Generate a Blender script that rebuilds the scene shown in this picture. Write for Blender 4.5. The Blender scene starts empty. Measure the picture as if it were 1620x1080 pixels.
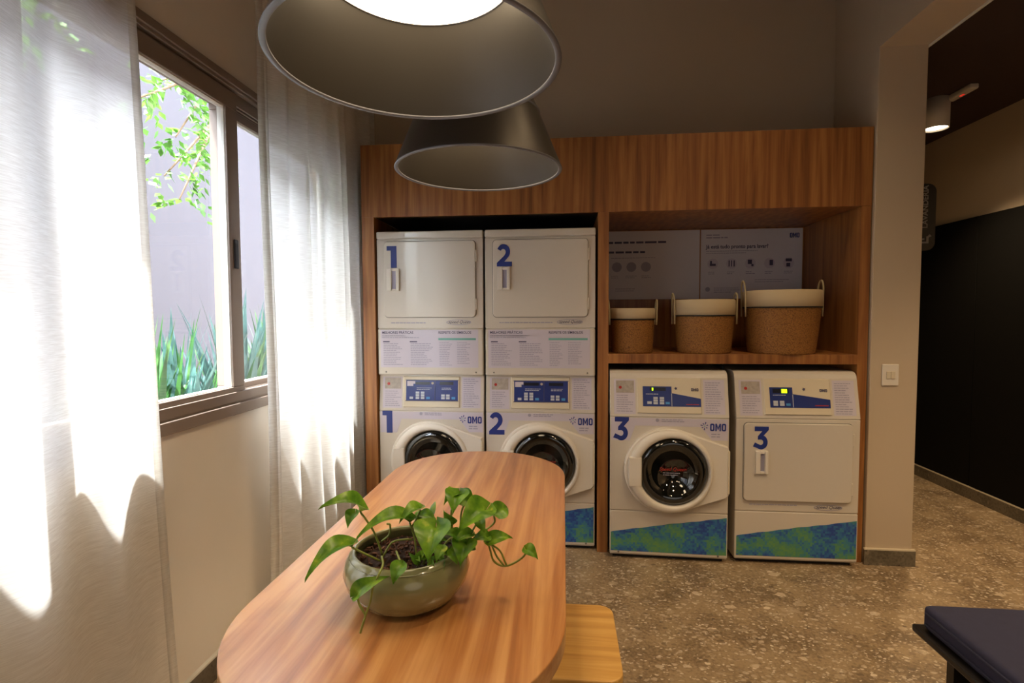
import bpy, bmesh, math, random
from mathutils import Vector, Matrix
PI=math.pi
sc=bpy.context.scene; COL=sc.collection
random.seed(7)

# ---------------------------------------------------------------- camera
cam=bpy.data.cameras.new('camera'); cam.sensor_width=36; cam.lens=36*827.2/1620; cam.clip_start=.02
co=bpy.data.objects.new('camera',cam); COL.objects.link(co)
yaw,pitch,roll=.0975,.049,-.0042
fw=Vector((-math.sin(yaw)*math.cos(pitch), math.cos(yaw)*math.cos(pitch), -math.sin(pitch)))
rt=Vector((math.cos(yaw),math.sin(yaw),0)); up=rt.cross(fw)
c_,s_=math.cos(roll),math.sin(roll); R_=rt*c_+up*s_; U_=up*c_-rt*s_
M=Matrix((R_,U_,-fw)).transposed().to_4x4(); M.translation=(0,0,1.4)
co.matrix_world=M; sc.camera=co
# ---------------------------------------------------------------- view
vs=sc.view_settings; vs.view_transform='Standard'; vs.look='None'; vs.gamma=1; vs.use_curve_mapping=False
vs.exposure=0.1
# ---------------------------------------------------------------- sky and sun
w=bpy.data.worlds.new('world'); sc.world=w; w.use_nodes=True
nt=w.node_tree; nt.nodes.clear()
sky=nt.nodes.new('ShaderNodeTexSky'); sky.sky_type='NISHITA'; sky.sun_disc=False
sky.sun_elevation=math.radians(75); sky.sun_rotation=math.radians(-100); sky.air_density=1.2; sky.dust_density=3.0; sky.ozone_density=1.0
hs=nt.nodes.new('ShaderNodeHueSaturation'); hs.inputs['Saturation'].default_value=.38
bgn=nt.nodes.new('ShaderNodeBackground'); bgn.inputs[1].default_value=4.8
wo=nt.nodes.new('ShaderNodeOutputWorld')
nt.links.new(sky.outputs[0],hs.inputs['Color']); nt.links.new(hs.outputs[0],bgn.inputs[0]); nt.links.new(bgn.outputs[0],wo.inputs[0])
def light(name,kind,loc,energy,col,size=.1,aim=None,**k):
    l=bpy.data.lights.new(name,kind); l.energy=energy; l.color=col
    if kind=='AREA': l.shape='DISK'; l.size=size
    elif kind=='SUN': l.angle=size
    else: l.shadow_soft_size=size
    for a,b in k.items(): setattr(l,a,b)
    o=bpy.data.objects.new(name,l); COL.objects.link(o); o.location=loc
    if aim: o.rotation_euler=(Vector(aim)-Vector(loc)).to_track_quat('-Z','Y').to_euler()
    return o
light('sun','SUN',(-6,0,12),60.0,(1,.96,.9),math.radians(1.5),aim=(-6+.24,.09,12-1))
WARM=(1.0,.73,.43)
# recessed ceiling downlights of the laundry room (above the frame)
for (x,y,e,ax,ay) in ((1.1,1.2,105,1.1,1.4),(1.0,2.1,42,1.05,2.3),(-.4,-.8,45,-.3,.6),(1.6,-.4,85,1.6,.4)):
    light('ceiling_downlight','SPOT',(x,y,3.5),e,WARM,.06,aim=(ax,ay,0),spot_size=math.radians(105),spot_blend=1.0)
# added fill lamp behind the camera, brightening the left wall and table
light('front_fill','AREA',(1.3,-2.2,1.5),7,(1.0,.93,.84),2.0,aim=(-1.0,1.6,.9))
light('hall_downlight','SPOT',(2.53,3.9,2.66),120,WARM,.05,aim=(2.53,3.9,0),spot_size=math.radians(110),spot_blend=.8)
light('hall_downlight','SPOT',(2.53,1.6,2.8),120,WARM,.05,aim=(2.53,1.6,0),spot_size=math.radians(110),spot_blend=.8)

# ---------------------------------------------------------------- helpers
def lin(c):
    return tuple(((v/255)/12.92 if v/255<=.04045 else ((v/255+.055)/1.055)**2.4) for v in c)+(1,)
MATS={}
def pm(name,col,rough=.5,metal=0,var=0,vscale=20,bump=0,bscale=200,coat=0,emit=None,spec=.5):
    m=bpy.data.materials.new(name); m.use_nodes=True; n=m.node_tree; b=n.nodes['Principled BSDF']
    b.inputs['Roughness'].default_value=rough; b.inputs['Metallic'].default_value=metal
    b.inputs['Coat Weight'].default_value=coat; b.inputs['Specular IOR Level'].default_value=spec
    c=lin(col); b.inputs['Base Color'].default_value=c
    if emit: b.inputs['Emission Color'].default_value=lin(emit[0]); b.inputs['Emission Strength'].default_value=emit[1]
    tc=n.nodes.new('ShaderNodeTexCoord')
    nz=n.nodes.new('ShaderNodeTexNoise'); nz.inputs['Scale'].default_value=vscale; nz.inputs['Detail'].default_value=4
    n.links.new(tc.outputs['Object'],nz.inputs['Vector'])
    mx=n.nodes.new('ShaderNodeMix'); mx.data_type='RGBA'
    mx.inputs[6].default_value=tuple(v*(1-var) for v in c[:3])+(1,); mx.inputs[7].default_value=tuple(min(1,v*(1+var)) for v in c[:3])+(1,)
    n.links.new(nz.outputs[0],mx.inputs[0]); n.links.new(mx.outputs[2],b.inputs['Base Color'])
    if bump:
        n2=n.nodes.new('ShaderNodeTexNoise'); n2.inputs['Scale'].default_value=bscale; n2.inputs['Detail'].default_value=3
        n.links.new(tc.outputs['Object'],n2.inputs['Vector'])
        bp=n.nodes.new('ShaderNodeBump'); bp.inputs['Strength'].default_value=bump; bp.inputs['Distance'].default_value=.002
        n.links.new(n2.outputs[0],bp.inputs['Height']); n.links.new(bp.outputs[0],b.inputs['Normal'])
    MATS[name]=m; return m
def ramp(n,stops):
    r=n.nodes.new('ShaderNodeValToRGB'); e=r.color_ramp.elements
    while len(e)<len(stops): e.new(.5)
    for i,(p,c) in enumerate(stops): e[i].position=p; e[i].color=lin(c) if max(c)>1.01 else tuple(c)+(1,)
    return r
def wood(name,dark,mid,light_,axis,scale=1.0,rough=.4,coat=0,streak=1.0,stave=0):
    m=bpy.data.materials.new(name); m.use_nodes=True; n=m.node_tree; b=n.nodes['Principled BSDF']; L=n.links
    b.inputs['Roughness'].default_value=rough; b.inputs['Coat Weight'].default_value=coat; b.inputs['Coat Roughness'].default_value=.18
    tc=n.nodes.new('ShaderNodeTexCoord'); mp=n.nodes.new('ShaderNodeMapping')
    s=[14*scale]*3; s[axis]=.9*scale; mp.inputs['Scale'].default_value=s
    L.new(tc.outputs['Object'],mp.inputs[0])
    a=n.nodes.new('ShaderNodeTexNoise'); a.inputs['Scale'].default_value=1; a.inputs['Detail'].default_value=6; a.inputs['Distortion'].default_value=1.3; a.inputs['Roughness'].default_value=.6
    L.new(mp.outputs[0],a.inputs['Vector'])
    mp2=n.nodes.new('ShaderNodeMapping'); s=[110*scale]*3; s[axis]=2.5*scale; mp2.inputs['Scale'].default_value=s
    L.new(tc.outputs['Object'],mp2.inputs[0])
    f=n.nodes.new('ShaderNodeTexNoise'); f.inputs['Scale'].default_value=1; f.inputs['Detail'].default_value=3
    L.new(mp2.outputs[0],f.inputs['Vector'])
    mp3=n.nodes.new('ShaderNodeMapping'); s=[3.2*scale]*3; s[axis]=.35*scale; mp3.inputs['Scale'].default_value=s
    L.new(tc.outputs['Object'],mp3.inputs[0])
    wv=n.nodes.new('ShaderNodeTexWave'); wv.inputs['Scale'].default_value=1.7; wv.inputs['Distortion'].default_value=9; wv.inputs['Detail'].default_value=3; wv.bands_direction='X' if axis!=0 else 'Y'
    L.new(mp3.outputs[0],wv.inputs['Vector'])
    m1=n.nodes.new('ShaderNodeMath'); m1.operation='MULTIPLY_ADD'; L.new(f.outputs[0],m1.inputs[0]); m1.inputs[1].default_value=.35*streak; L.new(a.outputs[0],m1.inputs[2])
    m2=n.nodes.new('ShaderNodeMath'); m2.operation='MULTIPLY_ADD'; L.new(wv.outputs[0],m2.inputs[0]); m2.inputs[1].default_value=.16*streak; L.new(m1.outputs[0],m2.inputs[2])
    r=ramp(n,[(.42,dark),(.68,mid),(.98,light_)]); L.new(m2.outputs[0],r.inputs[0]); L.new(r.outputs[0],b.inputs['Base Color'])
    bp=n.nodes.new('ShaderNodeBump'); bp.inputs['Strength'].default_value=.08; bp.inputs['Distance'].default_value=.002
    L.new(f.outputs[0],bp.inputs['Height']); L.new(bp.outputs[0],b.inputs['Normal'])
    MATS[name]=m; return m
def mk(name,verts,faces,mat,parent=None,smooth=False):
    me=bpy.data.meshes.new(name); me.from_pydata([tuple(v) for v in verts],[],faces); me.update()
    if smooth:
        for p in me.polygons: p.use_smooth=True
    me.materials.append(mat); o=bpy.data.objects.new(name,me); COL.objects.link(o)
    if parent: o.parent=parent
    return o
def from_bm(name,bm,mat,parent=None,smooth=False):
    bmesh.ops.recalc_face_normals(bm,faces=bm.faces)
    me=bpy.data.meshes.new(name); bm.to_mesh(me); bm.free()
    if smooth:
        for p in me.polygons: p.use_smooth=True
    for mm in (mat if isinstance(mat,(list,tuple)) else [mat]): me.materials.append(mm)
    o=bpy.data.objects.new(name,me); COL.objects.link(o)
    if parent: o.parent=parent
    return o
def addbox(bm,x0,x1,y0,y1,z0,z1,bev=0,seg=2):
    b2=bmesh.new(); bmesh.ops.create_cube(b2,size=1)
    for v in b2.verts: v.co=Vector(((x0+x1)/2+v.co.x*(x1-x0),(y0+y1)/2+v.co.y*(y1-y0),(z0+z1)/2+v.co.z*(z1-z0)))
    if bev: bmesh.ops.bevel(b2,geom=b2.edges[:],offset=bev,segments=seg,affect='EDGES',profile=.5)
    me=bpy.data.meshes.new('t'); b2.to_mesh(me); b2.free(); bm.from_mesh(me); bpy.data.meshes.remove(me)
def box(name,x0,x1,y0,y1,z0,z1,mat,parent=None,bev=0,seg=2):
    bm=bmesh.new(); addbox(bm,x0,x1,y0,y1,z0,z1,bev,seg); return from_bm(name,bm,mat,parent)
def prism(name,pts,axis,a0,a1,mat,parent=None,bev=0,seg=2,smooth=False,bevall=False):
    """polygon pts in the two remaining axes, extruded along axis from a0 to a1"""
    bm=bmesh.new()
    def P(p,a):
        return Vector((a,p[0],p[1])) if axis==0 else (Vector((p[0],a,p[1])) if axis==1 else Vector((p[0],p[1],a)))
    A=[bm.verts.new(P(p,a0)) for p in pts]; B=[bm.verts.new(P(p,a1)) for p in pts]
    bm.faces.new(A); bm.faces.new(B[::-1]); n=len(pts)
    for i in range(n): bm.faces.new((A[i],B[i],B[(i+1)%n],A[(i+1)%n]))
    bmesh.ops.recalc_face_normals(bm,faces=bm.faces)
    if bev:
        if bevall: es=bm.edges[:]
        else: es=[e for e in bm.edges if (e.verts[0] in A)==(e.verts[1] in A)]
        bmesh.ops.bevel(bm,geom=es,offset=bev,segments=seg,affect='EDGES',profile=.5)
    return from_bm(name,bm,mat,parent,smooth)
def rrect(x0,x1,z0,z1,r,n=6):
    out=[]
    for cx,cz,a in ((x1-r,z1-r,0),(x0+r,z1-r,90),(x0+r,z0+r,180),(x1-r,z0+r,270)):
        for i in range(n+1):
            t=math.radians(a+90*i/n); out.append((cx+r*math.cos(t),cz+r*math.sin(t)))
    return out
def lathe(name,prof,mat,parent=None,n=48,c=(0,0),smooth=True,close=False):
    V=[];F=[]
    for r,z in prof:
        for i in range(n):
            t=2*PI*i/n; V.append((c[0]+r*math.cos(t),c[1]+r*math.sin(t),z))
    m=len(prof); rng=m if close else m-1
    for j in range(rng):
        k=(j+1)%m
        for i in range(n): F.append((j*n+i,j*n+(i+1)%n,k*n+(i+1)%n,k*n+i))
    if not close:
        if prof[0][0]>1e-4: F.append(tuple(range(n))[::-1])
        if prof[-1][0]>1e-4: F.append(tuple((m-1)*n+i for i in range(n)))
    bm=bmesh.new(); me=bpy.data.meshes.new('t'); me.from_pydata(V,[],F); bm.from_mesh(me); bpy.data.meshes.remove(me)
    bmesh.ops.remove_doubles(bm,verts=bm.verts,dist=1e-6)
    return from_bm(name,bm,mat,parent,smooth)
def addtube(bm,pts,rad,n=8):
    pts=[Vector(p) for p in pts]; rings=[]
    rads=rad if isinstance(rad,(list,tuple)) else [rad]*len(pts)
    prev=None
    for i,p in enumerate(pts):
        d=(pts[min(i+1,len(pts)-1)]-pts[max(i-1,0)]).normalized()
        u=d.orthogonal() if prev is None else (prev-d*prev.dot(d))
        u.normalize(); prev=u; v=d.cross(u)
        rings.append([bm.verts.new(p+(u*math.cos(2*PI*k/n)+v*math.sin(2*PI*k/n))*rads[i]) for k in range(n)])
    for a,b in zip(rings,rings[1:]):
        for k in range(n): bm.faces.new((a[k],a[(k+1)%n],b[(k+1)%n],b[k]))
    bm.faces.new(rings[0][::-1]); bm.faces.new(rings[-1])
def smoothpath(pts,k=4):
    P=[Vector(p) for p in pts]
    if len(P)<3: return P
    P=[P[0]*2-P[1]]+P+[P[-1]*2-P[-2]]; out=[]
    for i in range(1,len(P)-2):
        for j in range(k):
            t=j/k; a,b,c,d=P[i-1],P[i],P[i+1],P[i+2]
            out.append(.5*((2*b)+(-a+c)*t+(2*a-5*b+4*c-d)*t*t+(-a+3*b-3*c+d)*t**3))
    out.append(P[-2]); return out
def tube(name,pts,rad,mat,parent=None,n=8,k=4):
    bm=bmesh.new(); addtube(bm,smoothpath(pts,k),rad,n); return from_bm(name,bm,mat,parent,True)
def empty(name,loc=(0,0,0),rz=0):
    o=bpy.data.objects.new(name,None); COL.objects.link(o); o.location=loc; o.rotation_euler=(0,0,rz); o.empty_display_size=.1; return o
def tag(o,label=None,cat=None,group=None,kind=None):
    if label: o['label']=label
    if cat: o['category']=cat
    if group: o['group']=group
    if kind: o['kind']=kind
    return o
def struct(o): o['kind']='structure'; return o
def text_mesh(name,body,size,pos,mat,parent,F=lambda z:0,off=.0,shear=0,align='LEFT',stretch=1,extrude=.0004,dy=.0012,rot=0):
    """lettering on a front (u,z) surface whose depth is F(z)"""
    cu=bpy.data.curves.new('t','FONT'); cu.body=body; cu.size=size; cu.offset=off; cu.shear=shear; cu.align_x=align; cu.extrude=extrude
    o=bpy.data.objects.new('t',cu); COL.objects.link(o)
    me=bpy.data.meshes.new_from_object(o); bpy.data.objects.remove(o); bpy.data.curves.remove(cu)
    ca,sa=math.cos(rot),math.sin(rot)
    for v in me.vertices:
        x,y,z=v.co; x*=stretch; x,y=x*ca-y*sa,x*sa+y*ca
        zz=pos[1]+y; v.co=(pos[0]+x,F(zz)-dy-z,zz)
    me.materials.clear(); me.materials.append(mat); me.name=name
    for p in me.polygons: p.material_index=0
    r=bpy.data.objects.new(name,me); COL.objects.link(r); r.parent=parent; return r
def flat1(name,polys,mat,parent,F,dy,th):
    V=[];Fc=[]
    for p in polys:
        b=len(V);n=len(p)
        V+=[(u,F(z)-dy,z) for u,z in p]+[(u,F(z)-dy-th,z) for u,z in p]
        Fc.append(tuple(range(b,b+n))); Fc.append(tuple(range(b+2*n-1,b+n-1,-1)))
        for i in range(n): Fc.append((b+i,b+(i+1)%n,b+n+(i+1)%n,b+n+i))
    bm=bmesh.new(); me=bpy.data.meshes.new('t'); me.from_pydata(V,[],Fc); bm.from_mesh(me); bpy.data.meshes.remove(me)
    return from_bm(name,bm,mat,parent)
STUFFNAMES=('printed_text','display_text','panel_text','glass_text','starburst_logo','badge_oval','heading_rule','pictogram_mark','column_heading','sign_icon','display_frame')
def flat(name,polys,mat,parent,F=lambda z:0,dy=.0010,th=.0008):
    """thin printed film pieces on the (u,z) front: one part each, except print too fine to pick apart"""
    if name in STUFFNAMES:
        o=flat1(name,polys,mat,parent,F,dy,th); o['kind']='stuff'; return o
    for p in polys: o=flat1(name,[p],mat,parent,F,dy,th)
    return o
def R4(u0,u1,z0,z1): return [(u0,z0),(u1,z0),(u1,z1),(u0,z1)]
def lines(u0,u1,z1,n,pitch,h,rnd,first=0,indent=0):
    out=[]
    for i in range(n):
        z=z1-i*pitch; u=u0+(indent if i%2 else 0); end=u0+(u1-u0)*(rnd.uniform(.6,1.0))
        while u<end-h:
            l=rnd.uniform(2,6)*h; e=min(u+l,end); out.append(R4(u,e,z-h,z)); u=e+h*.7
    return out

# ---------------------------------------------------------------- materials
plaster=pm('plaster_beige',(192,174,150),.85,var=.03,vscale=3,bump=.1,bscale=300)
plasterL=pm('plaster_left',(226,219,208),.85,var=.03,vscale=3,bump=.1,bscale=300)
ceilm=pm('ceiling_paint',(150,142,130),.9,var=.02)
garden_wall=pm('garden_wall_render',(84,80,86),.9,var=.05,vscale=6,bump=.2,bscale=120)
hallceil=pm('hall_dark_ceiling',(58,38,30),.8)
trimw=pm('white_trim',(225,222,212),.5)
cab_wood=wood('cabinet_walnut',(94,56,25),(138,86,42),(168,114,60),2,1.0,.42,0)
table_wood=wood('table_oak',(136,82,42),(172,112,60),(202,148,90),1,.85,.28,.55,1.15)
stool_wood=wood('stool_ply',(176,128,62),(204,156,82),(222,180,106),0,1.1,.45,.1,.8)
frame_m=pm('window_bronze_aluminium',(142,127,116),.45,metal=.25,var=.03)
gasket=pm('window_gasket',(40,42,50),.5)
white_en=pm('white_enamel',(206,197,184),.28,var=.01,coat=.3)
white_pl=pm('white_plastic',(220,212,200),.4)
cream=pm('cream_plastic',(212,200,176),.42)
film=pm('lilac_film',(200,192,204),.35)
navy=pm('navy_print',(34,52,128),.4)
inkg=pm('grey_print',(158,154,172),.5)
inkd=pm('dark_print',(70,66,96),.5)
teal=pm('teal_print',(110,170,160),.5)
blueP=pm('panel_blue',(44,58,122),.25)
btn=pm('button_grey',(190,194,204),.4)
btnb=pm('button_cyan',(70,140,200),.4)
lcd=pm('display_dark',(38,40,52),.15)
led=pm('led_green',(180,230,30),.4,emit=((190,240,20),1.6))
photo_m=pm('photo_sticker',(170,160,150),.4,var=.35,vscale=60)
redm=pm('red_print',(170,40,34),.4)
rubber=pm('black_rubber',(22,22,24),.5)
darkgap=pm('chassis_grey',(120,116,110),.6)
shade_out=pm('shade_dark_metal',(64,57,50),.42,metal=.35,bump=.05,bscale=400)
shade_in=pm('shade_inner',(40,35,28),.5)
shade_rim=pm('shade_rim',(104,104,110),.5)
diffuser=pm('lamp_diffuser',(255,246,228),.6,emit=((255,228,188),9.5))
ceramic=pm('glazed_olive_ceramic',(128,128,90),.2,var=.06,vscale=12,coat=.6)
band_m=pm('basket_linen_band',(196,176,142),.8,bump=.3,bscale=500)
rope_m=pm('basket_rope',(186,170,134),.8,bump=.4,bscale=600)
cush_m=pm('navy_velvet',(42,42,66),.9,var=.15,vscale=40,bump=.3,bscale=800)
blackm=pm('black_lacquer_bay_dark',(26,22,20),.4)
door_black=pm('black_door_panel',(10,9,8),.7,spec=.15)
steel=pm('dim_steel',(110,105,98),.35,metal=.9)
stone=None
def terrazzo(name,base,base2,chips,rough=.45,scale=1):
    m=bpy.data.materials.new(name); m.use_nodes=True; n=m.node_tree; b=n.nodes['Principled BSDF']; L=n.links
    b.inputs['Roughness'].default_value=rough
    tc=n.nodes.new('ShaderNodeTexCoord')
    nz=n.nodes.new('ShaderNodeTexNoise'); nz.inputs['Scale'].default_value=5; nz.inputs['Detail'].default_value=6; L.new(tc.outputs['Object'],nz.inputs['Vector'])
    nf=n.nodes.new('ShaderNodeTexNoise'); nf.inputs['Scale'].default_value=70; nf.inputs['Detail'].default_value=5; L.new(tc.outputs['Object'],nf.inputs['Vector'])
    ad=n.nodes.new('ShaderNodeMath'); ad.operation='MULTIPLY_ADD'; L.new(nf.outputs[0],ad.inputs[0]); ad.inputs[1].default_value=.8; L.new(nz.outputs[0],ad.inputs[2])
    r=ramp(n,[(.72,base),(1.08,base2)]); L.new(ad.outputs[0],r.inputs[0]); cur=r.outputs[0]
    dist=n.nodes.new('ShaderNodeTexNoise'); dist.inputs['Scale'].default_value=28; L.new(tc.outputs['Object'],dist.inputs['Vector'])
    wob=n.nodes.new('ShaderNodeVectorMath'); wob.operation='MULTIPLY_ADD'; L.new(dist.outputs['Color'],wob.inputs[0]); wob.inputs[1].default_value=(.03,.03,.03); L.new(tc.outputs['Object'],wob.inputs[2])
    for sc_,th,keep,col,rot in chips:
        mp=n.nodes.new('ShaderNodeMapping'); mp.inputs['Rotation'].default_value=(0,0,rot); mp.inputs['Scale'].default_value=(1,1.7,1); L.new(wob.outputs[0],mp.inputs[0])
        v=n.nodes.new('ShaderNodeTexVoronoi'); v.inputs['Scale'].default_value=sc_*scale; L.new(mp.outputs[0],v.inputs['Vector'])
        sp=n.nodes.new('ShaderNodeSeparateColor'); L.new(v.outputs['Color'],sp.inputs[0])
        k=n.nodes.new('ShaderNodeMath'); k.operation='GREATER_THAN'; k.inputs[1].default_value=keep; L.new(sp.outputs[0],k.inputs[0])
        sz=n.nodes.new('ShaderNodeMath'); sz.operation='MULTIPLY'; sz.inputs[1].default_value=th; L.new(sp.outputs[1],sz.inputs[0])
        d=n.nodes.new('ShaderNodeMath'); d.operation='LESS_THAN'; L.new(v.outputs['Distance'],d.inputs[0]); L.new(sz.outputs[0],d.inputs[1])
        mu=n.nodes.new('ShaderNodeMath'); mu.operation='MULTIPLY'; L.new(k.outputs[0],mu.inputs[0]); L.new(d.outputs[0],mu.inputs[1])
        mv=n.nodes.new('ShaderNodeMath'); mv.operation='MULTIPLY'; L.new(mu.outputs[0],mv.inputs[0]); L.new(sp.outputs[2],mv.inputs[1])
        mx=n.nodes.new('ShaderNodeMix'); mx.data_type='RGBA'; L.new(mv.outputs[0],mx.inputs[0]); L.new(cur,mx.inputs[6]); mx.inputs[7].default_value=lin(col); cur=mx.outputs[2]
    L.new(cur,b.inputs['Base Color']); MATS[name]=m; return m
floor_m=terrazzo('terrazzo_floor',(112,93,70),(152,130,100),[(9,.42,.72,(188,168,142),.5),(17,.45,.6,(206,188,162),1.9),(34,.5,.45,(190,172,150),.9),(26,.45,.7,(84,68,56),2.4),(60,.5,.4,(205,190,168),.2)])
base_m=terrazzo('terrazzo_base',(88,80,66),(112,103,88),[(30,.45,.6,(140,128,108),.3),(60,.5,.5,(70,62,52),1.2)],.5)
def curtain_mat():
    m=bpy.data.materials.new('linen_sheer'); m.use_nodes=True; n=m.node_tree; L=n.links; n.nodes.clear()
    out=n.nodes.new('ShaderNodeOutputMaterial')
    tc=n.nodes.new('ShaderNodeTexCoord'); mp=n.nodes.new('ShaderNodeMapping'); mp.inputs['Scale'].default_value=(22,22,430); L.new(tc.outputs['Object'],mp.inputs[0])
    a=n.nodes.new('ShaderNodeTexNoise'); a.inputs['Scale'].default_value=1; a.inputs['Detail'].default_value=3; L.new(mp.outputs[0],a.inputs['Vector'])
    r=ramp(n,[(.25,(234,230,224)),(.75,(250,249,246))]); L.new(a.outputs[0],r.inputs[0])
    df=n.nodes.new('ShaderNodeBsdfDiffuse'); tl=n.nodes.new('ShaderNodeBsdfTranslucent'); tr=n.nodes.new('ShaderNodeBsdfTransparent')
    L.new(r.outputs[0],df.inputs[0]); L.new(r.outputs[0],tl.inputs[0])
    m1=n.nodes.new('ShaderNodeMixShader'); m1.inputs[0].default_value=.66; L.new(df.outputs[0],m1.inputs[1]); L.new(tl.outputs[0],m1.inputs[2])
    m2=n.nodes.new('ShaderNodeMixShader')
    rr=n.nodes.new('ShaderNodeMapRange'); rr.inputs[1].default_value=.3; rr.inputs[2].default_value=.7; rr.inputs[3].default_value=.17; rr.inputs[4].default_value=.10
    L.new(a.outputs[0],rr.inputs[0]); L.new(rr.outputs[0],m2.inputs[0]); L.new(m1.outputs[0],m2.inputs[1]); L.new(tr.outputs[0],m2.inputs[2])
    L.new(m2.outputs[0],out.inputs[0]); return m
curt_m=curtain_mat()
hem_m=pm('linen_hem',(236,232,224),.9)
def glass_mat(name,tint,refl=.08):
    m=bpy.data.materials.new(name); m.use_nodes=True; n=m.node_tree; L=n.links; n.nodes.clear()
    out=n.nodes.new('ShaderNodeOutputMaterial'); tr=n.nodes.new('ShaderNodeBsdfTransparent'); tr.inputs[0].default_value=tint
    gl=n.nodes.new('ShaderNodeBsdfGlossy'); gl.inputs['Roughness'].default_value=.02
    fr=n.nodes.new('ShaderNodeFresnel'); ge=n.nodes.new('ShaderNodeNewGeometry'); mr=n.nodes.new('ShaderNodeMapRange'); mr.inputs[3].default_value=1.45; mr.inputs[4].default_value=1/1.45; L.new(ge.outputs['Backfacing'],mr.inputs[0]); L.new(mr.outputs[0],fr.inputs[0])
    m2=n.nodes.new('ShaderNodeMixShader'); L.new(fr.outputs[0],m2.inputs[0]); L.new(tr.outputs[0],m2.inputs[1]); L.new(gl.outputs[0],m2.inputs[2]); L.new(m2.outputs[0],out.inputs[0]); return m
glass_m=glass_mat('window_glass',(.90,.93,.95,1))
door_glass=pm('dark_door_glass',(14,16,15),.06,coat=1.0)
door_glass2=pm('door_glass_inner',(38,40,38),.25)
def leafmat(name,c1,c2,vein,scale=40,thr=.55):
    m=bpy.data.materials.new(name); m.use_nodes=True; n=m.node_tree; b=n.nodes['Principled BSDF']; L=n.links
    tc=n.nodes.new('ShaderNodeTexCoord'); nz=n.nodes.new('ShaderNodeTexNoise'); nz.inputs['Scale'].default_value=scale; nz.inputs['Detail'].default_value=4
    L.new(tc.outputs['Object'],nz.inputs['Vector'])
    r=ramp(n,[(.3,c1),(thr,c2),(thr+.12,vein)]); L.new(nz.outputs[0],r.inputs[0]); L.new(r.outputs[0],b.inputs['Base Color'])
    b.inputs['Roughness'].default_value=.32
    out=n.nodes['Material Output']; tl=n.nodes.new('ShaderNodeBsdfTranslucent'); L.new(r.outputs[0],tl.inputs[0])
    ms=n.nodes.new('ShaderNodeMixShader'); ms.inputs[0].default_value=.3; L.new(b.outputs[0],ms.inputs[1]); L.new(tl.outputs[0],ms.inputs[2]); L.new(ms.outputs[0],out.inputs[0]); return m
leaf_g=leafmat('pothos_leaf_green',(66,112,26),(112,156,40),(140,178,60))
leaf_v=leafmat('pothos_leaf_variegated',(72,122,28),(124,166,44),(196,202,74),38,.62)
stem_m=pm('pothos_stem',(132,142,62),.45,var=.2,vscale=60)
soil_m=pm('bark_soil',(46,28,20),.95,var=.5,vscale=90,bump=1,bscale=120)
strap_m=leafmat('strap_leaf',(30,66,34),(58,100,48),(96,136,78),8,.6)
strap_b=leafmat('strap_leaf_blue',(46,80,76),(78,112,108),(120,150,140),8,.6)
tree_m=leafmat('tree_leaf',(62,108,44),(104,150,62),(150,185,100),3,.6)
bark_m=pm('branch_bark',(120,100,80),.9,var=.2)
def wicker():
    m=bpy.data.materials.new('wicker'); m.use_nodes=True; n=m.node_tree; b=n.nodes['Principled BSDF']; L=n.links; b.inputs['Roughness'].default_value=.7
    tc=n.nodes.new('ShaderNodeTexCoord'); mp=n.nodes.new('ShaderNodeMapping'); mp.inputs['Scale'].default_value=(160,160,160); L.new(tc.outputs['Object'],mp.inputs[0])
    v=n.nodes.new('ShaderNodeTexVoronoi'); v.inputs['Scale'].default_value=1; L.new(mp.outputs[0],v.inputs['Vector'])
    r=ramp(n,[(.1,(176,120,54)),(.9,(112,70,28))]); L.new(v.outputs['Distance'],r.inputs[0]); L.new(r.outputs[0],b.inputs['Base Color'])
    bp=n.nodes.new('ShaderNodeBump'); bp.inputs['Strength'].default_value=.6; bp.inputs['Distance'].default_value=.003; bp.invert=True
    L.new(v.outputs['Distance'],bp.inputs['Height']); L.new(bp.outputs[0],b.inputs['Normal']); return m
wick=wicker()
def mosaic():
    m=bpy.data.materials.new('mosaic_film'); m.use_nodes=True; n=m.node_tree; b=n.nodes['Principled BSDF']; L=n.links; b.inputs['Roughness'].default_value=.4
    tc=n.nodes.new('ShaderNodeTexCoord')
    sn=n.nodes.new('ShaderNodeVectorMath'); sn.operation='SNAP'; sn.inputs[1].default_value=(.011,10,.011); L.new(tc.outputs['Object'],sn.inputs[0])
    wn=n.nodes.new('ShaderNodeTexWhiteNoise'); L.new(sn.outputs[0],wn.inputs['Vector'])
    big=n.nodes.new('ShaderNodeTexNoise'); big.inputs['Scale'].default_value=7; big.inputs['Detail'].default_value=3; L.new(sn.outputs[0],big.inputs['Vector'])
    ad=n.nodes.new('ShaderNodeMath'); ad.operation='MULTIPLY_ADD'; L.new(wn.outputs[0],ad.inputs[0]); ad.inputs[1].default_value=.16; L.new(big.outputs[0],ad.inputs[2])
    r=ramp(n,[(.42,(40,72,146)),(.5,(48,100,164)),(.57,(60,124,150)),(.64,(80,138,112)),(.78,(102,150,88))]); L.new(ad.outputs[0],r.inputs[0]); L.new(r.outputs[0],b.inputs['Base Color']); return m
mosaic_m=mosaic()
# ================================================================ THE ROOM
struct(box('floor',-1.55,6.0,-3.2,7.0,-.12,0,floor_m))
XW=-1.35
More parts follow.
